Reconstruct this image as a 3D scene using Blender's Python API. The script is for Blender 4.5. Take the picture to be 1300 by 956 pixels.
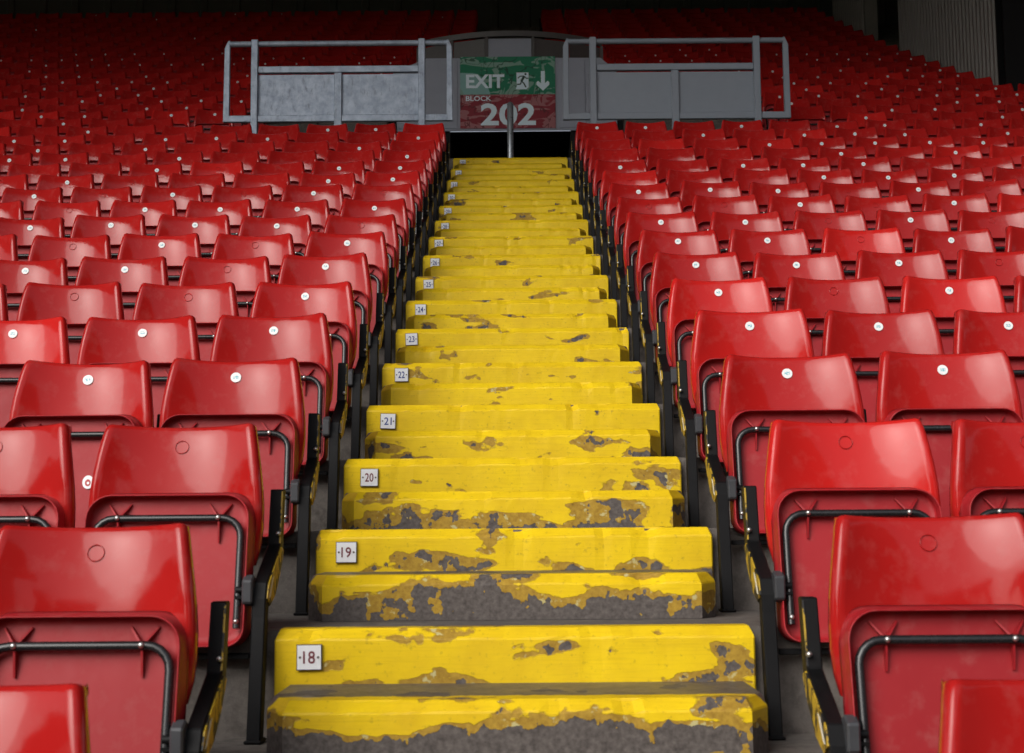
import bpy, bmesh, math, random
from mathutils import Vector, Matrix
random.seed(202)
for o in list(bpy.data.objects): bpy.data.objects.remove(o)
SC = bpy.context.scene
COL = SC.collection
R = math.radians
# ------------------------------------------------------------------ camera
FPX, PX_W, PX_H = 1950.0, 1300.0, 956.0
PITCH, ROLL = math.atan(239 / FPX), 0.0077
CAM = Vector((0.0, -3.934, 0.2485))
cd = bpy.data.cameras.new('camera'); cam = bpy.data.objects.new('camera', cd); COL.objects.link(cam)
cd.sensor_fit = 'HORIZONTAL'; cd.sensor_width = 36.0; cd.lens = 36.0 * FPX / PX_W
cd.shift_y = -45.0 / PX_W
cd.clip_start = 0.05; cd.clip_end = 1500
cam.matrix_world = Matrix.Translation(CAM) @ Matrix.Rotation(R(90) + PITCH, 4, 'X') @ Matrix.Rotation(-ROLL, 4, 'Z')
cd.dof.use_dof = True; cd.dof.focus_distance = 8.0; cd.dof.aperture_fstop = 9.0
SC.camera = cam
# ------------------------------------------------------------------ sky, sun, exposure
SUN_EL, SUN_AZ = R(34), R(217)          # azimuth clockwise from +Y: sun stands over the pitch, to one side
wd = bpy.data.worlds.new('World'); SC.world = wd; wd.use_nodes = True
nt = wd.node_tree; nt.nodes.clear()
sky = nt.nodes.new('ShaderNodeTexSky'); sky.sky_type = 'NISHITA'; sky.sun_disc = False
sky.sun_elevation = SUN_EL; sky.sun_rotation = SUN_AZ
sky.air_density = 1.0; sky.dust_density = 4.0; sky.ozone_density = 1.5
hs = nt.nodes.new('ShaderNodeHueSaturation'); hs.inputs['Saturation'].default_value = 0.38   # thin overcast
bg = nt.nodes.new('ShaderNodeBackground'); bg.inputs['Strength'].default_value = 0.12
wo = nt.nodes.new('ShaderNodeOutputWorld')
nt.links.new(sky.outputs[0], hs.inputs['Color']); nt.links.new(hs.outputs[0], bg.inputs[0]); nt.links.new(bg.outputs[0], wo.inputs[0])
sl = bpy.data.lights.new('sun', 'SUN'); sl.energy = 1.1; sl.angle = R(46); sl.color = (1.0, 0.97, 0.93)
so = bpy.data.objects.new('sun', sl); COL.objects.link(so)
sdir = Vector((math.sin(SUN_AZ) * math.cos(SUN_EL), math.cos(SUN_AZ) * math.cos(SUN_EL), math.sin(SUN_EL)))
so.rotation_euler = sdir.to_track_quat('Z', 'Y').to_euler(); so.location = (-10, -20, 20)
SC.view_settings.view_transform = 'Standard'; SC.view_settings.look = 'None'
SC.view_settings.exposure = 0.5; SC.view_settings.gamma = 1.0
SC.render.engine = 'CYCLES'

# ------------------------------------------------------------------ terrace geometry
RUN = 0.788                                   # depth of one row
STEP_W = 1.2                                  # width of the painted stairway
def zrow(n): k = n - 18; return .2475 * k + .0038 * k * (k - 1) / 2 + (.02 * k if k < 0 else 0)   # rake gets steeper upwards
def yrow(n): return (n - 18) * RUN
def pix(p):                                   # where a world point falls in the photograph
    q = Vector(p) - CAM
    c = q.y * math.cos(PITCH) + q.z * math.sin(PITCH)
    b = -q.y * math.sin(PITCH) + q.z * math.cos(PITCH)
    if c < .2: return (-9999, -9999)
    return 650 + q.x / c * FPX, 433 - b / c * FPX

# ------------------------------------------------------------------ helpers
def tag(o, label=None, cat=None, group=None, kind=None):
    if label: o['label'] = label
    if cat: o['category'] = cat
    if group: o['group'] = group
    if kind: o['kind'] = kind
    return o
def empty(name, loc=(0, 0, 0)):
    o = bpy.data.objects.new(name, None); COL.objects.link(o); o.location = loc; o.empty_display_size = .1
    return o
class MB:
    def __init__(s): s.v = []; s.f = []; s.m = []; s.sm = []
    def add(s, vs, fs, mi=0, smooth=False):
        b = len(s.v); s.v += [tuple(p) for p in vs]
        for f in fs: s.f.append([i + b for i in f]); s.m.append(mi); s.sm.append(smooth)
        return s
    def box(s, x0, x1, y0, y1, z0, z1, mi=0):
        return s.add([(x0,y0,z0),(x1,y0,z0),(x1,y1,z0),(x0,y1,z0),(x0,y0,z1),(x1,y0,z1),(x1,y1,z1),(x0,y1,z1)],
                     [(0,3,2,1),(4,5,6,7),(0,1,5,4),(1,2,6,5),(2,3,7,6),(3,0,4,7)], mi)
    def prism_x(s, poly, x0, x1, mi=0):       # polygon of (y, z), extruded along x
        n = len(poly)
        a = sum(poly[i][0]*poly[(i+1)%n][1]-poly[(i+1)%n][0]*poly[i][1] for i in range(n))
        if a < 0: poly = poly[::-1]
        vs = [(x0,y,z) for y,z in poly] + [(x1,y,z) for y,z in poly]
        fs = [tuple(range(n-1,-1,-1)), tuple(range(n,2*n))] + [(i,(i+1)%n,(i+1)%n+n,i+n) for i in range(n)]
        return s.add(vs, fs, mi)
    def prism_y(s, poly, y0, y1, mi=0):       # polygon of (x, z), extruded along y
        n = len(poly)
        a = sum(poly[i][0]*poly[(i+1)%n][1]-poly[(i+1)%n][0]*poly[i][1] for i in range(n))
        if a < 0: poly = poly[::-1]
        vs = [(x,y0,z) for x,z in poly] + [(x,y1,z) for x,z in poly]
        fs = [tuple(range(n)), tuple(range(2*n-1,n-1,-1))] + [(i+n,(i+1)%n+n,(i+1)%n,i) for i in range(n)]
        return s.add(vs, fs, mi)
    def tube(s, pts, r, seg=8, mi=0, caps=True):
        pts = [Vector(p) for p in pts]; n = len(pts); vs = []; fs = []
        ref = None
        for i, p in enumerate(pts):
            t = (pts[min(i+1,n-1)] - pts[max(i-1,0)]).normalized()
            if ref is None: ref = Vector((0,0,1)) if abs(t.z) < .9 else Vector((0,1,0))
            a = (ref - t*ref.dot(t)).normalized(); b = t.cross(a); ref = a
            for k in range(seg):
                th = 2*math.pi*k/seg; vs.append(p + (a*math.cos(th)+b*math.sin(th))*r)
        for i in range(n-1):
            for k in range(seg):
                k2 = (k+1)%seg; fs.append((i*seg+k, i*seg+k2, (i+1)*seg+k2, (i+1)*seg+k))
        s.add(vs, fs, mi, True)
        if caps: s.add(vs[:seg], [tuple(range(seg-1,-1,-1))], mi); s.add(vs[-seg:], [tuple(range(seg))], mi)
        return s
    def disc_y(s, cx, y, cz, rx, rz, seg=16, mi=0, depth=0.0):
        return s.prism_y([(cx+rx*math.cos(2*math.pi*k/seg), cz+rz*math.sin(2*math.pi*k/seg)) for k in range(seg)], y, y+depth, mi)
    def mesh(s, name, mats):
        me = bpy.data.meshes.new(name); me.from_pydata(s.v, [], s.f)
        for m in (mats if isinstance(mats, (list, tuple)) else [mats]): me.materials.append(m)
        me.polygons.foreach_set('material_index', s.m); me.polygons.foreach_set('use_smooth', s.sm); me.update()
        return me
def bevel(me, w, seg=1, ang=40):
    bm = bmesh.new(); bm.from_mesh(me)
    bmesh.ops.remove_doubles(bm, verts=bm.verts, dist=1e-5)
    es = [e for e in bm.edges if len(e.link_faces) == 2 and e.calc_face_angle(0) > R(ang)]
    bmesh.ops.bevel(bm, geom=es, offset=w, segments=seg, affect='EDGES', clamp_overlap=True)
    bm.to_mesh(me); bm.free(); return me
def put(name, me, parent=None, loc=(0,0,0), rot=None):
    o = bpy.data.objects.new(name, me); COL.objects.link(o); o.parent = parent; o.location = loc
    if rot: o.rotation_euler = rot
    return o
_txt = {}
def text_geo(body, size, bold=0.0):           # flat glyph outlines as triangles in the xz plane, centred
    key = (body, size, bold)
    if key in _txt: return _txt[key]
    c = bpy.data.curves.new('glyphs', 'FONT'); c.body = body; c.size = size; c.align_x = 'CENTER'; c.align_y = 'CENTER'
    c.offset = bold; c.resolution_u = 3
    o = bpy.data.objects.new('glyphs', c); COL.objects.link(o)
    dg = bpy.context.evaluated_depsgraph_get(); me = o.evaluated_get(dg).to_mesh()
    vs = [(v.co.x, v.co.y) for v in me.vertices]; fs = [tuple(p.vertices) for p in me.polygons]
    o.evaluated_get(dg).to_mesh_clear(); bpy.data.objects.remove(o); bpy.data.curves.remove(c)
    x0, x1 = min(v[0] for v in vs), max(v[0] for v in vs); y0, y1 = min(v[1] for v in vs), max(v[1] for v in vs)
    _txt[key] = ([(v[0]-(x0+x1)/2, v[1]-(y0+y1)/2) for v in vs], fs, x1-x0, y1-y0)
    return _txt[key]
def add_text(mb, body, cx, y, cz, w, h, mi, bold=0.0):
    vs, fs, tw, th = text_geo(body, 1.0, bold)
    mb.add([(cx+x*w/tw, y, cz+z*h/th) for x, z in vs], fs, mi)

# ------------------------------------------------------------------ materials
class NT:
    def __init__(s, name):
        s.mat = bpy.data.materials.new(name); s.mat.use_nodes = True; s.t = s.mat.node_tree
        s.b = s.t.nodes['Principled BSDF']; s.tc = None
    def n(s, ty, **kw):
        nd = s.t.nodes.new('ShaderNode' + ty)
        for k, v in kw.items():
            if k in nd.inputs: nd.inputs[k].default_value = v
            else: setattr(nd, k, v)
        return nd
    def l(s, a, b): s.t.links.new(a, b)
    def coords(s, kind='Object'):
        if not s.tc: s.tc = s.n('TexCoord')
        return s.tc.outputs[kind]
    def mapped(s, scale=(1,1,1), kind='Object', rnd=False):
        mp = s.n('Mapping'); mp.inputs['Scale'].default_value = scale; src = s.coords(kind)
        if rnd:
            oi = s.n('ObjectInfo'); va = s.n('VectorMath', operation='ADD'); mu = s.math('MULTIPLY', oi.outputs['Random'], 97.0)
            s.l(src, va.inputs[0]); s.l(mu, va.inputs[1]); src = va.outputs[0]
        s.l(src, mp.inputs['Vector']); return mp.outputs[0]
    def noise(s, vec, scale, detail=4, rough=.55, dist=0):
        nd = s.n('TexNoise'); nd.inputs['Scale'].default_value = scale; nd.inputs['Detail'].default_value = detail
        nd.inputs['Roughness'].default_value = rough; nd.inputs['Distortion'].default_value = dist
        s.l(vec, nd.inputs['Vector']); return nd.outputs['Fac']
    def math(s, op, a, b=0.0, clamp=False):
        nd = s.n('Math', operation=op); nd.use_clamp = clamp
        for i, q in enumerate((a, b)):
            if hasattr(q, 'links'): s.l(q, nd.inputs[i])
            else: nd.inputs[i].default_value = q
        return nd.outputs[0]
    def rng(s, v, a, b, c=0.0, d=1.0):
        nd = s.n('MapRange'); nd.clamp = True
        for i, q in zip((1,2,3,4), (a,b,c,d)): nd.inputs[i].default_value = q
        s.l(v, nd.inputs[0]); return nd.outputs[0]
    def mix(s, f, a, b):
        nd = s.n('Mix', data_type='RGBA')
        for i, q in ((0,f),(6,a),(7,b)):
            if hasattr(q, 'links'): s.l(q, nd.inputs[i])
            else: nd.inputs[i].default_value = (q if i == 0 else (*q, 1))
        return nd.outputs[2]
    def col(s, c):
        if hasattr(c, 'links'): s.l(c, s.b.inputs['Base Color'])
        else: s.b.inputs['Base Color'].default_value = (*c, 1)
    def rough(s, r):
        if hasattr(r, 'links'): s.l(r, s.b.inputs['Roughness'])
        else: s.b.inputs['Roughness'].default_value = r
    def bump(s, h, strength=.3, dist=.01):
        bp = s.n('Bump'); bp.inputs['Strength'].default_value = strength; bp.inputs['Distance'].default_value = dist
        s.l(h, bp.inputs['Height']); s.l(bp.outputs[0], s.b.inputs['Normal'])
def simple(name, c, r=.5, metal=0.0, var=.12, scale=14.0, bump=0.0, kind='Object'):
    m = NT(name); v = m.mapped(kind=kind, rnd=(kind == 'Object')); n = m.noise(v, scale, 5, .6)
    lo = tuple(q*(1-var) for q in c); hi = tuple(min(1, q*(1+var)) for q in c)
    m.col(m.mix(n, lo, hi)); m.rough(m.rng(n, .2, .8, max(.02, r-.08), min(1, r+.08))); m.b.inputs['Metallic'].default_value = metal
    if bump: m.bump(n, bump, .004)
    return m.mat
def red_plastic(name, base, fresh, rlo, rhi, dust):
    m = NT(name); m.b.inputs['Specular IOR Level'].default_value = .29; oi = m.n('ObjectInfo'); v = m.mapped(rnd=True)
    big = m.noise(v, 5, 3, .5); fine = m.noise(v, 90, 3, .6); blot = m.noise(v, 19, 5, .62)
    rnd = oi.outputs['Random']
    c = m.mix(m.rng(rnd, .90, .93), base, fresh)                        # a few replaced, brighter seats
    c = m.mix(m.math('MULTIPLY', m.rng(rnd, 0, .6), .40), c, tuple(q*.66 for q in base))
    c = m.mix(m.math('MULTIPLY', m.rng(big, .35, .75), .16), c, tuple(min(1, q*1.25+.012) for q in base))
    c = m.mix(m.math('MULTIPLY', m.rng(blot, .52, .75), dust), c, (.42, .24, .22))   # dull dust and scuffing
    m.col(c)
    m.rough(m.math('ADD', m.rng(blot, .35, .75, rlo, rhi), m.math('MULTIPLY', fine, .05)))
    m.bump(m.math('ADD', m.math('MULTIPLY', big, 1.0), m.math('MULTIPLY', fine, .015)), .10, .02)
    return m.mat
M = {}
M['red'] = red_plastic('red_gloss_plastic', (.41, .0125, .0115), (.66, .020, .017), .05, .12, .10)
M['red_pan'] = red_plastic('red_matt_underside', (.34, .013, .018), (.44, .014, .019), .40, .60, .16)
M['black'] = simple('black_steel_paint', (.005, .005, .0055), .55, var=.4, scale=30, bump=.1); M['black'].node_tree.nodes['Principled BSDF'].inputs['Specular IOR Level'].default_value = .18
M['tube'] = simple('black_tube_paint', (.014, .014, .015), .25, var=.4, scale=30)
M['hinge'] = simple('dark_hinge_plastic', (.045, .047, .052), .42, var=.3)
M['steel'] = simple('bolt_steel', (.62, .62, .60), .3, .9)
M['label'] = simple('old_white_label', (.62, .58, .46), .5, var=.25, scale=60)
M['disc'] = None
M['concrete'] = None
def mk_disc():
    m = NT('white_number_disc'); v = m.mapped((1, 0, 1), rnd=True)
    tc = m.coords('Object'); sx = m.n('SeparateXYZ'); m.l(tc, sx.inputs[0])
    n = m.noise(v, 210, 2, .5)
    inz = m.rng(m.math('ABSOLUTE', sx.outputs[2]), .0045, .0062, 1, 0); inx = m.rng(m.math('ABSOLUTE', sx.outputs[0]), .007, .0095, 1, 0)
    k = m.math('MULTIPLY', m.math('MULTIPLY', inz, inx), m.rng(n, .42, .56))
    m.col(m.mix(k, (.80, .81, .80), (.10, .42, .50))); m.rough(.4); return m.mat
M['disc'] = mk_disc()
def mk_concrete(name, c, scale=1.0, kind='Object'):
    m = NT(name); v = m.mapped(kind=kind)
    a = m.noise(v, 1.7*scale, 6, .6); b = m.noise(v, 22*scale, 6, .65); g = m.noise(v, 160*scale, 2, .5)
    base = m.mix(m.rng(a, .3, .7), tuple(q*.66 for q in c), tuple(q*1.2 for q in c))
    base = m.mix(m.math('MULTIPLY', m.rng(b, .45, .7), .75), base, tuple(q*.38 for q in c))
    base = m.mix(m.math('MULTIPLY', m.rng(g, .58, .75), .35), base, tuple(min(1, q*1.7) for q in c))
    m.col(base); m.rough(m.rng(b, .2, .8, .75, .95)); m.bump(m.math('ADD', b, m.math('MULTIPLY', g, .4)), .35, .006); return m.mat
M['concrete'] = mk_concrete('terrace_concrete', (.135, .118, .104))
M['dark_concrete'] = mk_concrete('stained_concrete', (.075, .068, .064))
def mk_yellow(name='worn_yellow_paint'):
    m = NT(name); m.b.inputs['Specular IOR Level'].default_value = .22
    tc = m.coords('Object'); sx = m.n('SeparateXYZ'); m.l(tc, sx.inputs[0])
    def attr(nm):
        a = m.n('Attribute', attribute_type='OBJECT', attribute_name=nm); return a.outputs['Fac']
    zn = m.math('DIVIDE', sx.outputs[2], attr('height'))
    v1 = m.mapped((1.0, 1.0, 2.7), rnd=True); v2 = m.mapped((1.7, 1, 1.3), rnd=True); v3 = m.mapped(rnd=True)
    big = m.noise(v1, 4.6, 3, .45, .3); med = m.noise(v2, 13, 4, .5); fine = m.noise(v3, 75, 4, .6)
    low = m.math('POWER', m.math('SUBTRACT', 1.0, zn, True), 1.5)
    body = m.math('ADD', m.math('ADD', m.math('MULTIPLY', big, .84), m.math('MULTIPLY', med, .16)), m.math('MULTIPLY', m.math('SUBTRACT', fine, .5), .03))
    body = m.math('ADD', body, m.math('MULTIPLY', low, attr('base_wear')))
    body = m.math('ADD', body, attr('wear'))
    ochre = m.rng(body, .640, .646); grey = m.rng(m.math('ADD', body, m.math('MULTIPLY', m.math('SUBTRACT', med, .5), .5)), .735, .742)
    # paint itself: hand-brushed, slightly dirty
    brush = m.noise(m.mapped((2.5, 1, 60), rnd=True), 3, 3, .6); dirt = m.noise(v3, 7, 6, .62)
    yel = m.mix(m.rng(dirt, .35, .75), (.81, .565, .012), (.66, .43, .010))
    yel = m.mix(m.math('MULTIPLY', m.rng(brush, .5, .75), .22), yel, (.42, .25, .008))
    yel = m.mix(m.math('MULTIPLY', m.rng(fine, .60, .72), .45), yel, (.30, .19, .02))
    och = m.mix(m.rng(fine, .35, .65), (.30, .175, .022), (.43, .27, .035))
    och = m.mix(m.rng(m.noise(v3, 31, 4, .6), .60, .66), och, (.50, .44, .20))
    con = m.mix(m.rng(fine, .3, .7), (.060, .050, .046), (.14, .122, .110))
    c = m.mix(ochre, yel, och); c = m.mix(grey, c, con)
    # dark outline where the paint film breaks off
    rim = m.math('MULTIPLY', m.math('MULTIPLY', m.rng(body, .630, .640), m.math('SUBTRACT', 1.0, ochre)), .35)
    c = m.mix(rim, c, (.14, .085, .02))
    back = m.rng(m.math('ADD', sx.outputs[1], m.math('MULTIPLY', m.math('SUBTRACT', med, .5), .06)), .098, .106)   # bare concrete behind the painted nosing
    c = m.mix(back, c, con)
    m.col(c)
    m.rough(m.math('ADD', m.math('MULTIPLY', ochre, .22), m.rng(dirt, .3, .7, .34, .52)))
    h = m.math('SUBTRACT', 1.0, m.math('ADD', m.math('MULTIPLY', ochre, .5), m.math('MULTIPLY', grey, .5)))
    h = m.math('ADD', h, m.math('MULTIPLY', med, .35)); h = m.math('ADD', h, m.math('MULTIPLY', brush, .12)); h = m.math('ADD', h, m.math('MULTIPLY', fine, .15))
    m.bump(h, .55, .004); return m.mat
M['yellow'] = mk_yellow()
def mk_over():
    m = NT('yellow_overpaint'); v = m.mapped((1, 1, .6), rnd=True); a = m.noise(v, 26, 5, .65); b = m.noise(v, 90, 4, .6)
    c = m.mix(m.rng(b, .35, .7), (.50, .33, .02), (.34, .21, .02)); c = m.mix(m.rng(a, .50, .53), c, (.010, .010, .011))
    m.col(c); m.rough(.55); m.bump(m.rng(a, .50, .53), .2, .002); return m.mat
M['yellow_edge'] = mk_over()
M['plate'] = simple('white_enamel_plate', (.78, .79, .80), .3, var=.06, scale=40)
M['plate_rim'] = simple('plate_rim', (.09, .075, .06), .5)
M['digit_red'] = simple('maroon_numeral', (.16, .03, .04), .5)
M['digit_blue'] = simple('blue_numeral', (.02, .05, .24), .5)
def mk_galv():
    m = NT('galvanised_steel'); v = m.mapped(rnd=True); a = m.noise(v, 9, 5, .65); b = m.noise(m.mapped((1, 1, .35), rnd=True), 30, 5, .65)
    c = m.mix(m.rng(a, .3, .7), (.24, .29, .37), (.42, .48, .57)); c = m.mix(m.math('MULTIPLY', m.rng(b, .56, .74), .6), c, (.15, .155, .17))
    m.col(c); m.rough(m.rng(b, .3, .7, .38, .6)); m.b.inputs['Metallic'].default_value = .35; m.bump(b, .1, .003); return m.mat
M['galv'] = mk_galv()
M['grey_paint'] = simple('grey_gloss_paint', (.20, .23, .275), .36, var=.10, scale=7)
M['grey_wall'] = simple('grey_wall_panel', (.31, .34, .41), .55, var=.14, scale=4)
M['grey_dark'] = simple('dark_grey_rail', (.09, .085, .085), .5, var=.2)
M['void'] = simple('passage_shade_black', (.006, .006, .006), .9, var=.3)  # shade of the passages put into a near-black colour
def mk_print(name, base, pale, dark, sc):
    m = NT(name); v = m.mapped((1, 1, 2.6)); n = m.noise(v, sc, 2, .45, 1.4); n2 = m.noise(m.mapped((1.5, 1, .9)), sc*1.1, 2, .5, 1.0)
    pat = m.math('MULTIPLY', m.rng(n, .515, .525), m.rng(n2, .36, .38))
    line = m.math('MULTIPLY', m.rng(m.math('ABSOLUTE', m.math('SUBTRACT', n2, .5)), .010, .016, 1, 0), .85)
    c = m.mix(pat, base, pale); c = m.mix(line, c, dark)
    m.col(c); m.rough(.6); return m.mat
M['sign_green'] = mk_print('green_banner_print', (.002, .19, .095), (.20, .36, .29), (.001, .06, .03), 2.6)
M['sign_teal'] = simple('pale_teal_print', (.20, .42, .40), .4, var=.08)
M['sign_red'] = mk_print('red_banner_print', (.24, .008, .022), (.36, .13, .14), (.10, .004, .010), 2.8)
M['sign_white'] = simple('white_sign_letter', (.72, .88, .98), .5, var=.06)
M['sign_ink'] = simple('dark_green_ink', (.006, .05, .034), .5)
M['rail_steel'] = simple('handrail_steel', (.22, .24, .26), .3, .5)
M['corrugated'] = simple('grey_corrugated_cladding', (.22, .20, .185), .5, var=.15, scale=3)
M['rear'] = simple('rear_wall_board', (.10, .09, .085), .7, var=.3, scale=2)
M['dark_seat'] = simple('old_dark_red_seats', (.30, .008, .010), .35, var=.2, scale=3)
M['roof'] = simple('roof_sheet', (.16, .16, .165), .7, var=.2, scale=.4, kind='Object')
M['truss'] = simple('truss_steel', (.30, .31, .32), .5, var=.15, scale=1)
M['grass'] = simple('pitch_grass', (.045, .095, .025), .9, var=.3, scale=.5)
M['stand_a'] = simple('far_stand_seats', (.30, .012, .014), .5, var=.15, scale=.3)
M['stand_wall'] = simple('far_stand_concrete', (.30, .30, .30), .8, var=.15, scale=.3)

# ------------------------------------------------------------------ the bowl around the stand
GZ = zrow(1) - 1.2
tag(put('ground', MB().add([(-600,-600,GZ),(600,-600,GZ),(600,600,GZ),(-600,600,GZ)], [(0,1,2,3)]).mesh('ground', M['grass'])), 'green grass pitch below the seating', kind='structure')
HALF = 46.0; PIT = 2.55
mb = MB()
def slab(n, xs):
    for a, b in xs:
        y0, y1, z, zb = yrow(n), yrow(n+1), zrow(n), zrow(n-1)
        mb.add([(a,y0,zb-.002),(b,y0,zb-.002),(b,y0,z),(a,y0,z)], [(0,1,2,3)])
        mb.add([(a,y0,z),(b,y0,z),(b,y1,z),(a,y1,z)], [(0,1,2,3)])
for n in range(1, 53):
    slab(n, [(-HALF, HALF)] if n <= 32 or n >= 39 else [(-HALF, -PIT), (PIT, HALF)])
mb.add([(-HALF,yrow(1),GZ),(HALF,yrow(1),GZ),(HALF,yrow(1),zrow(1)),(-HALF,yrow(1),zrow(1))], [(0,1,2,3)])
# the sunk landing behind the barriers
Z33, Y33, YB, VX = zrow(33), yrow(33), 16.0, .80
for a, b in ((-PIT, -VX), (VX, PIT)):
    mb.add([(a,Y33,zrow(32)),(b,Y33,zrow(32)),(b,Y33,Z33),(a,Y33,Z33)], [(0,1,2,3)])
    mb.add([(a,Y33,Z33),(b,Y33,Z33),(b,YB,Z33),(a,YB,Z33)], [(0,1,2,3)])
mb.add([(-VX,Y33,zrow(32)),(VX,Y33,zrow(32)),(VX,Y33,Z33),(-VX,Y33,Z33)], [(0,1,2,3)])
mb.add([(-VX,Y33,Z33),(VX,Y33,Z33),(VX,12.3,Z33),(-VX,12.3,Z33)], [(0,1,2,3)])
mb.add([(-VX,12.3,Z33-2.4),(VX,12.3,Z33-2.4),(VX,12.3,Z33),(-VX,12.3,Z33)], [(1,0,3,2)])
mb.add([(-PIT,YB,zrow(38)),(PIT,YB,zrow(38)),(PIT,yrow(39),zrow(38)),(-PIT,yrow(39),zrow(38))], [(0,1,2,3)])
for sx in (-1, 1):
    for n in range(34, 39):
        y0 = yrow(n); mb.add([(sx*PIT,y0,Z33),(sx*PIT,min(yrow(n+1),YB) if n==38 else yrow(n+1),Z33),(sx*PIT,min(yrow(n+1),YB) if n==38 else yrow(n+1),zrow(n)),(sx*PIT,y0,zrow(n))], [(0,1,2,3)])
terr = tag(put('terrace', mb.mesh('terrace', M['concrete'])), 'stepped grey concrete terrace carrying the seat rows', kind='structure')
# passage that drops away under the exit sign
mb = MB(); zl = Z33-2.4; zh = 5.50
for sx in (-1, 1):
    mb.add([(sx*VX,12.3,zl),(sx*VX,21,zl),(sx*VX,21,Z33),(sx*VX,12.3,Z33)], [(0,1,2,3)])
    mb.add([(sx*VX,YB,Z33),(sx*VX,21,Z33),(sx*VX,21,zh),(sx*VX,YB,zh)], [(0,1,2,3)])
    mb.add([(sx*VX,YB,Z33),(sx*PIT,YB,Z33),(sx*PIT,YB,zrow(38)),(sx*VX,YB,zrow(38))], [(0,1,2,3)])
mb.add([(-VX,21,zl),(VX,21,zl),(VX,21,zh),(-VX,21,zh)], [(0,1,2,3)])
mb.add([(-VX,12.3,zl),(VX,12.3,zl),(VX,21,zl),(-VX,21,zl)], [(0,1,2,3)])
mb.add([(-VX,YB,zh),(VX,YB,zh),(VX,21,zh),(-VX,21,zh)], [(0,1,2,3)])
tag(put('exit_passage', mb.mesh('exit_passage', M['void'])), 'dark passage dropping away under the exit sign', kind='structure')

# roof: sheet with rafters and purlins, open to the pitch
RY0, RY1, RZ0, RZ1 = -5.0, 31.0, 13.9, 14.5
def rz(y): return RZ0 + (RZ1-RZ0)*(y-RY0)/(RY1-RY0)
roof = tag(empty('stand_roof', (0, 0, 0)), 'long grey roof over the seating terrace', kind='structure')
mb = MB(); mb.add([(x, y, rz(y)+dz) for dz in (0, .25) for x, y in ((-HALF,RY0),(HALF,RY0),(HALF,RY1),(-HALF,RY1))],
    [(0,3,2,1),(4,5,6,7),(0,1,5,4),(1,2,6,5),(2,3,7,6),(3,0,4,7)])
put('roof_sheet', mb.mesh('roof_sheet', M['roof']), roof)
me = MB().prism_x([(RY0, rz(RY0)-.9), (RY0, rz(RY0)-.05), (RY1, rz(RY1)-.05), (RY1, rz(RY1)-.5)], -.12, .12).mesh('rafter', M['truss'])
for i in range(-5, 6): put('rafter', me, roof, (i*8.0+2.5, 0, 0))
for i in range(14):
    y = RY0 + .6 + i*3.3; put('purlin', MB().box(-HALF, HALF, -.09, .09, -.42, -.08).mesh('purlin', M['truss']), roof, (0, y, rz(y)))
GD = 1.9                                      # lattice girder under the roof's front edge
m = MB(); m.tube([(-HALF, 0, 0), (HALF, 0, 0)], .16, 8); m.tube([(-HALF, 0, -GD), (HALF, 0, -GD)], .16, 8); x = -HALF
while x < HALF - 1: m.tube([(x, 0, 0), (x+1.1, 0, -GD)], .075, 6); m.tube([(x+1.1, 0, -GD), (x+2.2, 0, 0)], .075, 6); x += 2.2
put('lattice_girder', m.mesh('lattice_girder', M['truss']), roof, (0, RY0+.6, RZ0-.3))
put('fascia', MB().box(-HALF, HALF, RY0-.2, RY0-.01, RZ0-.7, RZ0+.6).mesh('fascia', M['stand_wall']), roof)

# the other three sides of the ground, which the glossy seats mirror
def stand(name, label, length, rows, height, roof_h, loc, rot):
    e = tag(empty(name, loc), label, 'stand'); e.rotation_euler = (0, 0, rot)
    m = MB()
    for k in range(rows):
        m.box(-length/2, length/2, k*.8, rows*.8, height*k/rows, height*(k+1)/rows)
    put('seat_tiers', m.mesh('seat_tiers', M['stand_a']), e)
    put('rear_wall', MB().box(-length/2, length/2, rows*.8, rows*.8+.5, 0, roof_h).mesh('rear_wall', M['stand_wall']), e)
    put('roof_sheet', MB().box(-length/2, length/2, -2, rows*.8+1, roof_h, roof_h+1.2).mesh('roof_sheet', M['stand_wall']), e)
    for i in range(9):
        x = -length/2 + 3 + i*(length-6)/8
        put('roof_post', MB().box(x-.25, x+.25, rows*.8-1, rows*.8-.3, height, roof_h).mesh('roof_post', M['truss']), e)
    return e
stand('opposite_stand', 'roofed stand across the pitch facing the yellow steps', 92, 44, 24, 33, (0, -128, GZ), R(180))
stand('tall_side_stand', 'tall tiered stand along one side of the pitch', 112, 46, 30, 38, (46, -74, GZ), R(-90))
stand('low_side_stand', 'low tiered stand along the other side of the pitch', 112, 30, 12, 18, (-62, -74, GZ), R(90))

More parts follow.
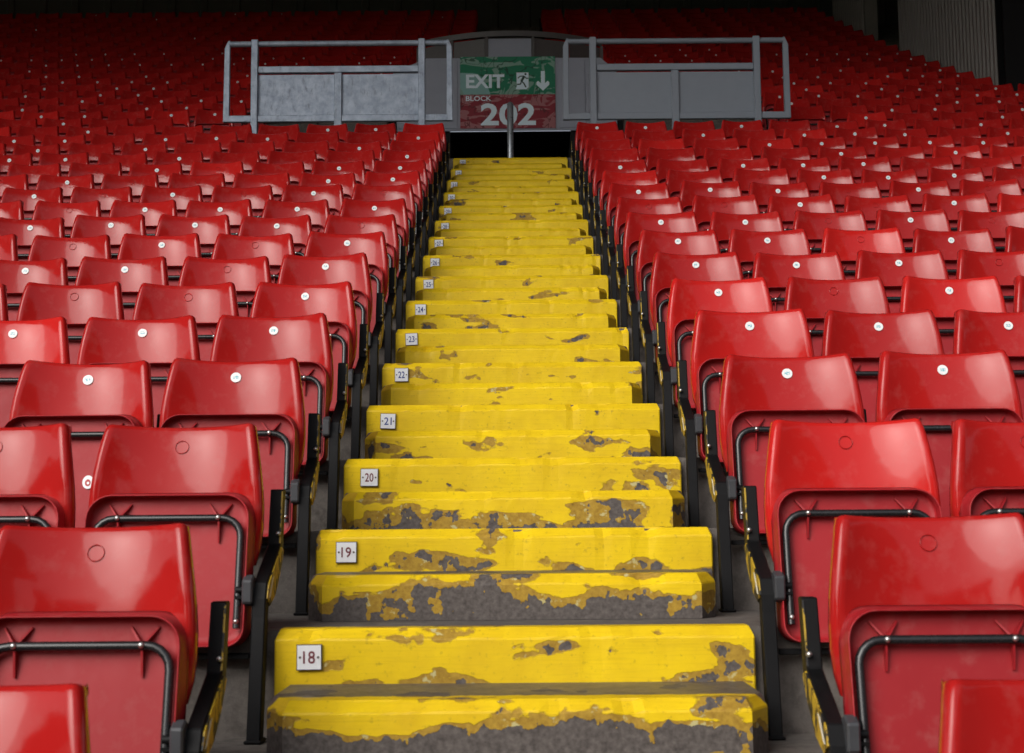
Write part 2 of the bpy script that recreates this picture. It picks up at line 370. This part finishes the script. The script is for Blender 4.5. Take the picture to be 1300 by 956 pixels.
# rear wall and side walls under the roof
mb = MB(); YR = 30.6; x = -HALF
prof = []
while x < HALF: prof += [(x, 0), (x+.55, 0), (x+.58, .05), (x+.72, .05), (x+.75, 0)]; x += .75
vs = [(px, YR-d, z) for z in (zrow(52)-.2, rz(YR)) for px, d in prof]; n = len(prof)
mb.add(vs, [(i, i+1, i+1+n, i+n) for i in range(n-1)])
rw = tag(put('rear_wall', mb.mesh('rear_wall', M['rear'])), 'dark ribbed rear wall behind the last seat row', 'wall')
mb = MB(); mb.box(-HALF, HALF, yrow(53), YR+.3, zrow(52)-.4, zrow(52)-.002)
tag(put('rear_gangway', mb.mesh('rear_gangway', M['dark_concrete'])), 'dark gangway along the rear wall', kind='structure')
def corrugated(name, label, y0, y1, x, zb, zt, pitch=.17):
    m = MB(); pr = []; y = y0
    while y < y1: pr += [(y, 0), (y+pitch*.45, 0), (y+pitch*.55, .045), (y+pitch*.9, .045)]; y += pitch
    n = len(pr)
    m.add([(x-d, yy, zb) for yy, d in pr] + [(x-d, yy, zt) for yy, d in pr], [(i, i+n, i+1+n, i+1) for i in range(n-1)])
    m.box(x+.01, x+.25, y0, y1, zb, zt)
    return tag(put(name, m.mesh(name, M['corrugated'])), label, 'wall', 'corrugated side walls')
WX = 6.72
corrugated('corrugated_wall', 'tall pale corrugated wall beside the dark opening, nearest the seats', 16.5, 21.5, WX, zrow(37), rz(20))
corrugated('corrugated_wall', 'small far corrugated wall panel beyond the dark opening', 24.2, 26.6, WX, zrow(46), rz(24))
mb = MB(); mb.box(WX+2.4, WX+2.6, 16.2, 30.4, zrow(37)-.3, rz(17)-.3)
tag(put('side_passage_wall', mb.mesh('side_passage_wall', M['void'])), 'wall coloured black for the shade inside the opening behind the corrugated cladding', 'wall')  # darkness of the opening given as a black sheet
mb = MB(); mb.box(-.16, .16, -.16, -.13, 0, 9.2); mb.box(-.16, .16, .13, .16, 0, 9.2); mb.box(-.015, .015, -.13, .13, 0, 9.2)
tag(put('dark_opening_strip', mb.mesh('dark_opening_strip', M['black']), None, (WX+.10, 16.28, zrow(37)+.01)), 'black filler for the dark opening, a column at the end of the corrugated wall', 'strip')  # added upright in place of the dark opening, covers the wall's end face

# ------------------------------------------------------------------ stairway
stair = tag(empty('stairway', (0, 0, zrow(16))), 'worn yellow painted stairway between the seat blocks', kind='structure')
def sheet_grid_block(hw, depth, h, cx, cy, nose, name):
    """step block with sloped nosing and chamfered ends; front at y=0, base z=0"""
    m = MB(); N = 44; rr = random.Random(int(h*1e5)+len(bpy.data.meshes))
    ph = [rr.uniform(0, 6.28) for _ in range(6)]
    chips = [(rr.uniform(-hw, hw), rr.uniform(.015, .045), rr.uniform(.003, .010)) for _ in range(rr.randint(2, 5))]
    def wob(x):                               # hand-cast edge: slow wave plus a few knocked-off chips
        w = .0012*math.sin(7*x+ph[0]) + .0009*math.sin(19*x+ph[1]) + rr.gauss(0, .0006)
        return w - sum(d*max(0, 1-((x-c)/r)**2) for c, r, d in chips)
    def ring(z, y_front, inset, amt):
        a, b = -hw+inset+cx, hw-inset-cx
        fr = []
        for k in range(N+1):
            x = a+(b-a)*k/N; q = wob(x)*amt; fr.append((x, y_front-q, z+q*.8*(amt > .3)))
        return [(-hw+inset, depth, z), (-hw+inset, y_front+cy, z)] + fr + [(hw-inset, y_front+cy, z), (hw-inset, depth, z)]
    R_ = [ring(0, 0, 0, .2), ring(h*.5, 0, 0, .25), ring(h-nose*1.12, 0, 0, .5), ring(h-nose*.9, nose*.10, nose*.06, 1.0), ring(h-nose*.12, nose*1.08, nose*.34, .9), ring(h, nose*1.3, nose*.42, .3)]
    n = N+5; fs = []
    for a in range(len(R_)-1):
        for i in range(n-1): fs.append((a*n+i, a*n+i+1, (a+1)*n+i+1, (a+1)*n+i))
    b = (len(R_)-1)*n; fs.append(tuple(range(b, b+n)))
    m.add([p for r in R_ for p in r], fs)
    return m.mesh(name, M['yellow'])
plate_x = {18:-.512,19:-.507,20:-.508,21:-.51,22:-.509,23:-.517,24:-.515,25:-.517,26:-.517,27:-.523,28:-.517,29:-.524,30:-.529,31:-.53,32:-.52,33:-.497}
HW = STEP_W/2
for n in range(16, 34):
    h = zrow(n) - zrow(n-1)
    st = put('step', sheet_grid_block(HW, .10, h+.004, .004, .004, .026, 'step'), stair, (random.uniform(-.003,.003), yrow(n)-.036, zrow(n-1)-zrow(16)))
    st['height'] = h; st['wear'] = {18:.055, 19:.035, 20:.015, 21:-.02, 22:.0, 23:.005, 24:-.02, 25:.005}.get(n, .0 if n < 18 else .012)
    st['base_wear'] = {16:.2, 17:.2, 18:.16, 19:.22, 20:.08, 21:.06, 22:.09}.get(n, .03)
    hh = h*.5
    hs_ = put('half_step', sheet_grid_block(.574, .393, hh, .050, .095, .026, 'half_step'), stair, (random.uniform(-.006,.006), yrow(n)-.430, zrow(n-1)-zrow(16)+.001))
    hs_['height'] = hh; hs_['wear'] = {18:.05, 19:.045, 20:.02, 21:.01, 22:.035, 23:.0, 24:.03, 25:.01, 29:.04}.get(n, .012)
    hs_['base_wear'] = {16:.3, 17:.3, 18:.36, 19:.36, 20:.30, 21:.16, 22:.05}.get(n, .02)
    if n >= 18:
        m = MB(); s = .0295
        m.box(-s-.0022, s+.0022, -.001, .004, -s-.0022, s+.0022, 1); m.box(-s, s, -.0035, -.0012, -s, s, 0)
        dm = 2
        add_text(m, str(n), 0, -.0042, 0, .030, .031, dm, .012)
        for sx in (-1, 1): m.disc_y(sx*.0225, -.0046, 0, .0032, .0032, 10, 1, .001)
        pl = put('number_plate', m.mesh('number_plate', [M['plate'], M['plate_rim'], M['digit_red'] if n <= 20 else M['digit_blue']]), st,
                 (plate_x[n], -.0065, h - (.064 if n < 22 else .054)), (0, random.uniform(-.04, .04), 0))
        pl['label'] = 'small white plate with row number %d' % n

# ------------------------------------------------------------------ seats
PITCH_X, FIRST = .482, .874
def backrest_mesh(lo=False):
    Z = [.425,.47,.52,.57,.62,.665,.705,.738,.762,.776,.7835,.7865,.786,.778,.765]
    Yc= [.075,.077,.080,.084,.0895,.096,.1035,.1115,.119,.1245,.129,.136,.145,.153,.157]
    Hw= [.206,.219,.2255,.2265,.2235,.2175,.2110,.2050,.2005,.1975,.1950,.1930,.1920,.1915,.191]
    Wg= [.034,.042,.049,.054,.058,.060,.060,.059,.058,.057,.056,.055,.055,.055,.055]
    S = [0,.14,.28,.42,.55,.67,.77,.86,.92,.955,.975,.99,1.0,1.0,.985]
    Rl= [0,0,0,0,0,0,0,0,.001,.004,.0075,.012,.020,.036,.046]
    if lo:
        zi = [0,2,4,6,8,10,13]; si = [0,3,5,7,9,12,13]
    else: zi = range(len(Z)); si = range(len(S))
    Z=[Z[i] for i in zi]; Yc=[Yc[i] for i in zi]; Hw=[Hw[i] for i in zi]; Wg=[Wg[i] for i in zi]; S=[S[i] for i in si]; Rl=[Rl[i] for i in si]
    cols = [(-s, r) for s, r in zip(S[::-1], Rl[::-1])][:-1] + list(zip(S, Rl))
    vs = []; nc = len(cols)
    for z, y, hw, w in zip(Z, Yc, Hw, Wg):
        for s, r in cols:
            a = abs(s); q = (a/.93)**2.2 if a < .93 else 1.0
            vs.append((hw*s, y - w*q + r, z + .007*q*max(0, (z-.6)/.18) - .005*(max(0, a-.93)/.07)**2*(z > .77)))
    fs = [(i*nc+j, i*nc+j+1, (i+1)*nc+j+1, (i+1)*nc+j) for i in range(len(Z)-1) for j in range(nc-1)]
    return vs, fs
vs, fs = backrest_mesh()
nv = len(vs)
inner = [(x*.982, y+.0055, .425 + (z-.425)*.985) for x, y, z in vs]       # back skin of the moulded shell
mb = MB().add(vs, fs, 0, True); mb.add(inner, [f[::-1] for f in fs], 0, True)
me_back = mb.mesh('backrest', M['red'])
bm = bmesh.new(); bm.from_mesh(me_back)
bmesh.ops.recalc_face_normals(bm, faces=bm.faces[:len(fs)]); bm.to_mesh(me_back); bm.free()
def yface(z): return -.055 + (z-.25)*.19
def rrect(w, z0, z1, rt, rb, seg=5):
    pts = []
    for cx, cz, r, a0 in ((w-rt, z1-rt, rt, 0), (-w+rt, z1-rt, rt, 90), (-w+rb, z0+rb, rb, 180), (w-rb, z0+rb, rb, 270)):
        for k in range(seg+1):
            a = R(a0 + 90*k/seg); pts.append((cx+r*math.cos(a), cz+r*math.sin(a)))
    return pts
def pan_mesh(lo=False):
    seg = 2 if lo else 6
    rings = [(-.004, .034), (.0, .026), (.001, -.030), (.0018, -.0345), (.0038, -.0350), (.0052, -.032), (.0064, -.010), (.0075, -.002), (.012, .003), (.024, .004), (.06, .004)]
    if lo: rings = [(0, .03), (0, -.032), (.006, -.032), (.012, .0)]
    vs = []; fs = []
    for ins, dy in rings:
        for x, z in rrect(.209-ins, .228+ins, .607-ins, .062-ins*.6 if ins<.06 else .03, .045-ins*.4, seg): vs.append((x, yface(z)+dy, z))
    n = 4*(seg+1)
    for k in range(len(rings)-1):
        for i in range(n): j = (i+1) % n; fs.append((k*n+i, (k+1)*n+i, (k+1)*n+j, k*n+j))
    b = (len(rings)-1)*n; fs.append(tuple(range(b+n-1, b-1, -1)))
    if not lo: fs.append(tuple(range(0, n)))
    return vs, fs
vs, fs = pan_mesh()
me_pan = MB().add(vs, fs, 0, True).mesh('seat_pan', M['red_pan'])
bm = bmesh.new(); bm.from_mesh(me_pan); bmesh.ops.recalc_face_normals(bm, faces=bm.faces); bm.to_mesh(me_pan); bm.free()
def tube_path(w=.186, zt=.545, zb=.272, r=.048, seg=5):
    p = [(-w, zb)]
    for k in range(seg+1): a = R(180-90*k/seg); p.append((-w+r+r*math.cos(a), zt-r+r*math.sin(a)))
    for k in range(seg+1): a = R(90-90*k/seg); p.append((w-r+r*math.cos(a), zt-r+r*math.sin(a)))
    p.append((w, zb)); return [(x, yface(z)-.017, z) for x, z in p]
me_tube = MB().tube(tube_path(), .0098, 10).mesh('frame_tube', M['tube'])
me_tube_lo = MB().tube(tube_path(seg=2), .0098, 5).mesh('frame_tube', M['tube'])
mb = MB()
for ang, ln in ((128, .046), (52, .046), (270, .062)):
    a = R(ang); c, s = math.cos(a), math.sin(a); px, pz = -s*.0022, c*.0022
    v = []
    for t, hgt in ((.004, .020), (ln, .003)):
        for sg in (-1, 1):
            x, z = c*t+px*sg, s*t+pz*sg
            v += [(x, z*.19+.004, z), (x, z*.19-hgt, z)]
    mb.add(v, [(0,1,3,2),(4,6,7,5),(0,4,5,1),(2,3,7,6),(1,5,7,3),(0,2,6,4)])
me_rib = mb.mesh('rib_star', M['red_pan'])
def ico(r, name, mat, sub=1):
    bm = bmesh.new(); bmesh.ops.create_icosphere(bm, subdivisions=sub, radius=r); me = bpy.data.meshes.new(name); bm.to_mesh(me); bm.free()
    for p in me.polygons: p.use_smooth = True
    me.materials.append(mat); return me
me_bolt = ico(.0068, 'bolt', M['steel'], 2)
# support stand between seats: foot and leg, slanted hinge plate, upright
STAND = [(-.125,0),(-.075,0),(-.045,.16),(-.020,.318),(.06,.345),(.135,.40),(.196,.462),(.232,.622),(.186,.622),(.150,.476),(.02,.415),(-.045,.385),(-.066,.345),(-.072,.30)]
def stand_mesh(aisle):
    m = MB(); m.prism_x(STAND, -.017, .017, 0)
    m.box(-.022, .022, -.135, -.055, 0, .008, 0)
    me = m.mesh('support_stand', [M['black']]); bevel(me, .003, 1, 30); return me
me_stand = stand_mesh(False)
me_yel = MB().prism_x([(.06,.349),(.135,.405),(.185,.460),(.152,.470),(.02,.409),(-.04,.380),(-.060,.345),(-.02,.325)], 0, .0035).mesh('yellow_side', M['yellow_edge'])
me_lab = MB().prism_x([(-.038,.345),(-.020,.350),(.025,.398),(.007,.393)], 0, .0015).mesh('label_strip', M['label'])
me_edge = MB().box(-.002, .002, -.001, .001, -.07, .07).mesh('yellow_edge', M['yellow_edge'])
m = MB(); m.prism_x([(-.085,.335),(-.06,.325),(-.028,.345),(-.028,.395),(-.05,.405),(-.085,.39)], 0, .026); me_hinge = bevel(m.mesh('hinge_block', M['hinge']), .004, 1, 30)
m = MB(); m.tube([(.024,-.060,.366),(.058,-.056,.366)], .0095, 8); m.box(.040,.060,-.070,-.040,.345,.352); me_pin = m.mesh('hinge_pin', M['black'])
me_bar = bevel(MB().box(-.215, .215, -.048, -.022, .196, .210).mesh('crossbar', M['black']), .002, 1, 30)
m = MB(); m.disc_y(0, 0, 0, .0165, .0165, 20, 0, .002); me_disc = m.mesh('number_disc', M['disc'])
def torus(R0, r, name, mat):
    m = MB(); m.tube([(R0*math.cos(2*math.pi*k/24), 0, R0*math.sin(2*math.pi*k/24)) for k in range(25)], r, 5, caps=False); return m.mesh(name, mat)
m = MB(); m.disc_y(0, 0, 0, .017, .021, 18, 0, .0012); m.disc_y(0, -.0008, -.002, .009, .011, 14, 1, .0008); m.disc_y(.001, -.0012, -.003, .004, .004, 10, 0, .0004); me_badge = m.mesh('badge_sticker', [M['plate'], M['red']])
me_ring = torus(.0175, .0012, 'disc_socket', M['red'])
DISC_P = (.0, .1062, .7335); DISC_R = (R(-14.5), 0, 0)
def ordw(k): return ['first','second','third','fourth','fifth','sixth','seventh','eighth','ninth','tenth','eleventh','twelfth','thirteenth','fourteenth','fifteenth','sixteenth'][k-1] if k <= 16 else '%dth' % k

TENS = {18:'eighteen',19:'nineteen',20:'twenty',21:'twenty-one',22:'twenty-two',23:'twenty-three',24:'twenty-four',25:'twenty-five',26:'twenty-six',27:'twenty-seven',28:'twenty-eight',29:'twenty-nine',30:'thirty',31:'thirty-one'}
def row_word(n):
    if n >= 18: return 'row of plate ' + TENS[n]
    return '%s row below plate eighteen' % ordw(18-n)
def seat_spots():
    out = []
    for n in range(4, 52):
        for side in (-1, 1):
            k = 0
            while True:
                k += 1; x = side*(FIRST + (k-1)*PITCH_X)
                if 32 <= n <= 38 and abs(x) < (3.30 if n == 32 else PIT+.27): continue
                if n >= 39 and abs(x) < .55: continue
                if side > 0 and n >= 37 and x > WX-.3: break
                yb = yrow(n+1)
                u0 = pix((x-.2, yb+.1, zrow(n)+.6))[0]; u1 = pix((x+.2, yb+.1, zrow(n)+.6))[0]
                v0 = pix((x, yb+.2, zrow(n)+.78))[1]
                vis = n >= 15 and u1 > 3 and u0 < 1297 and v0 < 953
                if abs(x) > 6.6 if n < 18 else (u0 > 1560 or u1 < -260): break
                out.append((u1-u0, vis, n, side, k, x, yb))
    return out
spots = seat_spots()
vis = sorted([s for s in spots if s[1]], key=lambda s: (-round(s[0], 1), abs(s[5])))
near = vis[:300]; nearset = {(s[2], s[3], s[4]) for s in near}
far = [s for s in spots if (s[2], s[3], s[4]) not in nearset]
GROUP = 'red tip-up seats on the terrace'
cnt_out = {}
def seat(sz, n, side, k, x, yb):
    rr = random.Random(n*1000 + side*37 + k*7)
    e = empty('tip_up_seat', (x, yb, zrow(n) + .001))
    e.rotation_euler = (0, 0, R(rr.gauss(0, .75)))
    if n <= 31:
        lab = 'red tip-up seat, %s, %s from steps, %s' % (row_word(n), ordw(k), 'number-plate side' if side < 0 else 'side without plates')
    else:
        kk = cnt_out.get((n, side), 0) + 1; cnt_out[(n, side)] = kk
        lab = 'red tip-up seat, %s row above barrier foot, %s outward from %s' % (ordw(n-31), ordw(kk), 'scuffed barrier' if side < 0 else 'smooth barrier')
    tag(e, lab, 'seat', GROUP)
    det = n <= 27
    tilt = R(rr.gauss(0, .7))
    b = put('backrest', me_back, e, (rr.gauss(0, .0015), rr.gauss(0, .004), rr.gauss(0, .0025)), (R(rr.gauss(0, .6)), R(rr.gauss(0, .35)), 0))
    if n >= 18 and rr.random() < (.62 if side > 0 else .5) or (n, side, k) in ((18, -1, 1), (18, 1, 1), (18, 1, 2), (19, 1, 1), (19, 1, 2), (19, -1, 1), (20, 1, 1), (20, -1, 1)):
        put('number_disc', me_disc, b, DISC_P, DISC_R)
    elif n <= 28: put('disc_socket', me_ring, b, (DISC_P[0], DISC_P[1]+.0022, DISC_P[2]), DISC_R)
    p = put('seat_pan', me_pan, e, (0, 0, 0), (tilt*.4, 0, 0))
    if (n, side, k) in ((18, -1, 2), (17, -1, 3), (19, -1, 4)): put('badge_sticker', me_badge, p, (.062, yface(.40)-.001, .40), (R(-11), 0, 0))
    t = put('frame_tube', me_tube if det else me_tube_lo, e)
    if det:
        for sx in (-1, 1):
            put('rib_star', me_rib, p, (sx*.128, yface(.545), .545))
            put('bolt', me_bolt, t, (sx*.128, yface(.545)-.0265, .547))
            put('bolt', me_bolt, t, (sx*.186, yface(.29)-.0265, .29))
        put('crossbar', me_bar, e)
    s = put('support_stand', me_stand, e, (side*PITCH_X/2, 0, 0))
    if det:
        put('hinge_block', me_hinge, s, (.014 if side < 0 else -.040, 0, 0))
        put('hinge_pin', me_pin, s, (0, 0, 0), None).scale = (-side, 1, 1)
    if k == 1:
        s = put('support_stand', me_stand, e, (-side*PITCH_X/2, 0, 0)); s['label'] = 'black end stand with yellow overpaint beside the steps'
        put('yellow_side', me_yel, s, (-side*.0172 - (.0035 if side > 0 else 0), 0, 0))
        put('label_strip', me_lab, s, (-side*.0210 - (.0015 if side > 0 else 0), 0, 0))
        put('yellow_edge', me_edge, s, (-side*.0155, .1655, .548), (R(-13.5), 0, 0))
        put('hinge_block', me_hinge, s, (-.040 if side < 0 else .014, 0, 0))
        put('hinge_pin', me_pin, s).scale = (side, 1, 1)
        put('bolt', me_bolt, s, (-side*.004, -.094, .12)); put('bolt', me_bolt, s, (-side*.012, .146, .505))
for s in sorted(near, key=lambda s: (s[2], s[3], s[4])): seat(*[s[0]] + list(s[2:]))
# the remaining far seats of the terrace as one mass
bv, bf = backrest_mesh(True); pv, pf = pan_mesh(True)
mb = MB()
for sz, v_, n, side, k, x, yb in far:
    rr = random.Random(n*991 + side*17 + k*5); z = zrow(n); dy = rr.gauss(0, .004)
    mb.add([(a+x, b+yb+dy, c+z) for a, b, c in bv], bf, 0, True)
    mb.add([(a+x, b+yb, c+z) for a, b, c in pv], pf, 1, False)
    mb.box(x-.24-.016, x-.24+.016, yb-.08, yb-.05, z, z+.32, 2); mb.box(x-.24-.016, x-.24+.016, yb+.15, yb+.2, z+.42, z+.62, 2)
    mb.box(x-.19, x+.19, yb-.025, yb-.008, z+.53, z+.548, 2)
    if rr.random() < (.8 if n in (41, 42) else .25 if n < 44 else .05): mb.prism_y([(x+.014*math.cos(R(60*q)), z+.733+.014*math.sin(R(60*q))) for q in range(6)], yb+.100+dy, yb+.103+dy, 3)
fs_ = put('far_seats', mb.mesh('far_seats', [M['red'], M['red_pan'], M['black'], M['plate']]))
tag(fs_, 'mass of dark red tip-up seats high under the roof', 'seats', kind='stuff')

# ------------------------------------------------------------------ barriers behind the last lower row
BY = 11.95; BZ = Z33
def barrier(x0, x1, inner, mat, label, posts, lean, panel_mat):
    """frame with end loops, two posts, middle stile, mid and bottom rails, top tube and two infill sheets"""
    e = tag(empty('barrier', ((x0+x1)/2, BY, BZ)), label, 'barrier'); cx = (x0+x1)/2
    zb, zm, zt, w = 4.552-BZ, 5.125-BZ, 5.408-BZ, .072
    L = lambda v: v-cx
    def bx(name, a, b, c, d, y0=-.03, y1=.03, bev=.006):
        return put(name, bevel(MB().box(a, b, y0, y1, c, d).mesh(name, mat), bev, 1), e)
    put('top_tube', MB().tube([(L(x0)+.05, 0, zt), (L(x1)-.05, 0, zt)], .031, 12).mesh('top_tube', mat), e)
    bx('bottom_rail', L(x0)+.001, L(x1)-.001, zb, zb+.072, -.024, .024)
    pa, pb = [L(p) for p in posts]
    for p, ext in ((pa, .06), (pb, .06)):
        bx('post', p-w/2, p+w/2, -.15, zt+.04, -.045, .034)
    pm = (pa+pb)/2
    bx('mid_rail', pa+w/2, pb-w/2, zm-.04, zm+.032, -.028, .028)
    bx('stile', pm-.04, pm+.04, -.15, zm-.041, -.034, .03)
    for a, b in ((pa+w/2, pm-.04), (pm+.04, pb-w/2)):
        put('infill_panel', MB().box(a-.004, b+.004, .001, .008, zb+.07, zm-.056).mesh('infill_panel', panel_mat), e)
    for xe, s in ((L(x0), 1), (L(x1), -1)):
        m = MB(); m.prism_y([(xe, zb), (xe+s*.066, zb+.0), (xe+s*.066, zt-.02), (xe+s*.066, zt+.032), (xe+s*.045, zt+.032), (xe+s*.008, zt-.05)], -.026, .026)
        put('end_bar', bevel(m.mesh('end_bar', mat), .005, 1), e)
    return e
barrier(-3.045, -.608, -1, M['galv'], 'scuffed blue-grey galvanised barrier with two infill panels, on the number-plate side', (-2.715, -.938), 0, M['galv'])
barrier(.560, 2.975, 1, M['grey_paint'], 'smooth grey painted barrier with two infill panels, on the side without plates', (.884, 2.625), 0, M['grey_paint'])
# yellow kerb along the far edge of the landing
for a, b, s in ((-PIT, -1.62, 'scuffed'), (1.5, PIT, 'smooth')):
    k = put('yellow_kerb', bevel(MB().box(a, b, YB-.16, YB-.01, zrow(38)-.22, zrow(38)+.012).mesh('yellow_kerb', M['yellow']), .01, 1), None)
    k['height'] = 9.0; k['wear'] = -.05; k['base_wear'] = 0.0
    tag(k, 'yellow painted kerb behind the %s barrier' % s, 'kerb')
# central handrail running down into the exit
mb = MB(); mb.tube([(0,12.0,Z33),(0,12.0,4.70),(0,12.03,4.745),(0,12.10,4.755),(0,12.3,4.70),(0,14.2,3.6)], .034, 12); 
hr = tag(put('handrail', mb.mesh('handrail', M['rail_steel'])), 'grey steel centre handrail at the top of the steps', 'handrail')

# ------------------------------------------------------------------ exit sign on its grey wall
hw_ = empty('exit_head_wall', (-.07, YB-.02, 5.5)); tag(hw_, 'grey panelled wall with sloping shoulders carrying the exit sign', 'wall')
m = MB(); m.prism_y([(-1.50+.07,.0),(1.42+.07,.0),(1.42+.07,.80),(1.21+.07,.985),(-1.11+.07,.995),(-1.56+.07,.80)], -.03, .0)
put('wall_sheet', m.mesh('wall_sheet', M['grey_wall']), hw_)
for a, b in ((-1.50,-1.14),(-1.13,-.70),(.65,1.0),(1.01,1.40)):
    put('wall_panel', bevel(MB().box(a+.07, b+.07, -.042, -.031, .03, .76 if abs(a) > 1.3 or b > 1.3 else .96).mesh('wall_panel', M['grey_wall']), .004, 1), hw_)
SX0, SX1, SZ0, SZM, SZ1 = -.664, .602, 5.527, 5.986, 6.505
sg = empty('exit_sign', ((SX0+SX1)/2, YB-.066, SZ0)); tag(sg, 'green and red sign reading EXIT BLOCK 202 with running man', 'sign')
ox = (SX0+SX1)/2; X = lambda v: v-ox; Zs = lambda v: v-SZ0
put('red_panel', MB().box(X(SX0), X(SX1), 0, .014, 0, Zs(SZM)).mesh('red_panel', M['sign_red']), sg)
gp = put('green_panel', MB().box(X(SX0), X(SX1), 0, .014, Zs(SZM)+.001, Zs(SZ1)).mesh('green_panel', M['sign_green']), sg)
tq = [(.0,.30),(.16,.295),(.235,.28),(.30,.22),(.36,.12),(.40,.004),(.05,.004),(.03,.05),(.0,.09)]
put('teal_patch', MB().prism_y([(X(SX0)+.002+a, Zs(SZM)+b+.001) for a, b in tq], -.0012, -.0002).mesh('teal_patch', M['sign_teal']), sg)
def word(name, body, x0, x1, z0, z1, bold):
    m = MB(); add_text(m, body, X((x0+x1)/2), -.003, Zs((z0+z1)/2), x1-x0, z1-z0, 0, bold)
    o = put(name, m.mesh(name, M['sign_white']), sg); o['label'] = 'white lettering reading ' + body
word('lettering', 'EXIT', -.585, -.075, 6.075, 6.262, .030)
word('lettering', 'BLOCK', -.588, -.250, 5.900, 5.968, .012)
word('lettering', '202', -.392, .340, 5.562, 5.868, .028)
# pictogram: white doorway with a running figure, and an arrow
m = MB(); m.prism_y([(X(.085),Zs(6.285)),(X(.247),Zs(6.285)),(X(.247),Zs(6.085)),(X(.215),Zs(6.055)),(X(.075),Zs(6.055)),(X(.090),Zs(6.10))], -.0022, -.0004)
pg = put('running_man_pictogram', m.mesh('running_man_pictogram', M['sign_white']), sg)
m = MB()
def limb(pts, w):
    for (a, b), (c, d) in zip(pts[:-1], pts[1:]):
        l = math.hypot(c-a, d-b); nx, nz = -(d-b)/l*w/2, (c-a)/l*w/2
        m.prism_y([(X(a)+nx,Zs(b)+nz),(X(c)+nx,Zs(d)+nz),(X(c)-nx,Zs(d)-nz),(X(a)-nx,Zs(b)-nz)], -.0040, -.0024)
m.disc_y(X(.207), -.0041, Zs(6.262), .015, .015, 12, 0, .0016)
limb([(.190,6.235),(.152,6.165)], .032); limb([(.190,6.237),(.130,6.232),(.105,6.205)], .013); limb([(.195,6.232),(.215,6.205),(.245,6.205)], .013)
limb([(.152,6.168),(.185,6.135),(.212,6.082)], .018); limb([(.152,6.165),(.140,6.125),(.092,6.122)], .017)
put('running_man', m.mesh('running_man', M['sign_ink']), pg)
m = MB(); m.prism_y([(X(a),Zs(b)) for a, b in ((.412,6.305),(.464,6.305),(.464,6.135),(.500,6.170),(.522,6.150),(.522,6.115),(.438,6.035),(.352,6.115),(.352,6.150),(.376,6.170),(.412,6.135))], -.003, -.0004)
put('arrow', m.mesh('arrow', M['sign_white']), sg)
# bowed guard rail above the sign wall
gr = empty('guard_rail', (0, 17.15, zrow(39))); tag(gr, 'dark grey bowed guard rail above the exit sign', 'railing')
z0 = zrow(39)
pts = [(-1.30+2.60*k/16, -.35*(1-((k-8)/8)**2), 7.085-z0+.04*(1-((k-8)/8)**2)) for k in range(17)]
m = MB()
for (a, b, c), (d, e_, f) in zip(pts[:-1], pts[1:]): m.add([(a,b,c-.05),(d,e_,f-.05),(d,e_,f+.03),(a,b,c+.03),(a,b+.06,c-.05),(d,e_+.06,f-.05),(d,e_+.06,f+.03),(a,b+.06,c+.03)], [(0,1,2,3),(3,2,6,7),(5,4,7,6),(0,4,5,1)])
put('rail', m.mesh('rail', M['grey_dark']), gr)
for i in range(6):
    k = [0, 3, 6, 10, 13, 16][i]; a, b, c = pts[k]; put('post', MB().box(a-.02, a+.02, b+.01, b+.05, 0, c-.05).mesh('post', M['grey_dark']), gr)
for i in range(5):
    k0, k1 = [(0,3),(3,6),(6,10),(10,13),(13,16)][i]; a, b, c = pts[k0]; d, e_, f = pts[k1]
    put('infill_panel', MB().add([(a+.025,b+.03,.15),(d-.025,e_+.03,.15),(d-.025,e_+.03,f-.07),(a+.025,b+.03,c-.07),(a+.025,b+.036,.15),(d-.025,e_+.036,.15),(d-.025,e_+.036,f-.07),(a+.025,b+.036,c-.07)],
        [(0,1,2,3),(7,6,5,4),(3,2,6,7),(0,4,5,1),(0,3,7,4),(1,5,6,2)]).mesh('infill_panel', M['grey_wall'] if i == 2 else M['grey_dark']), gr)
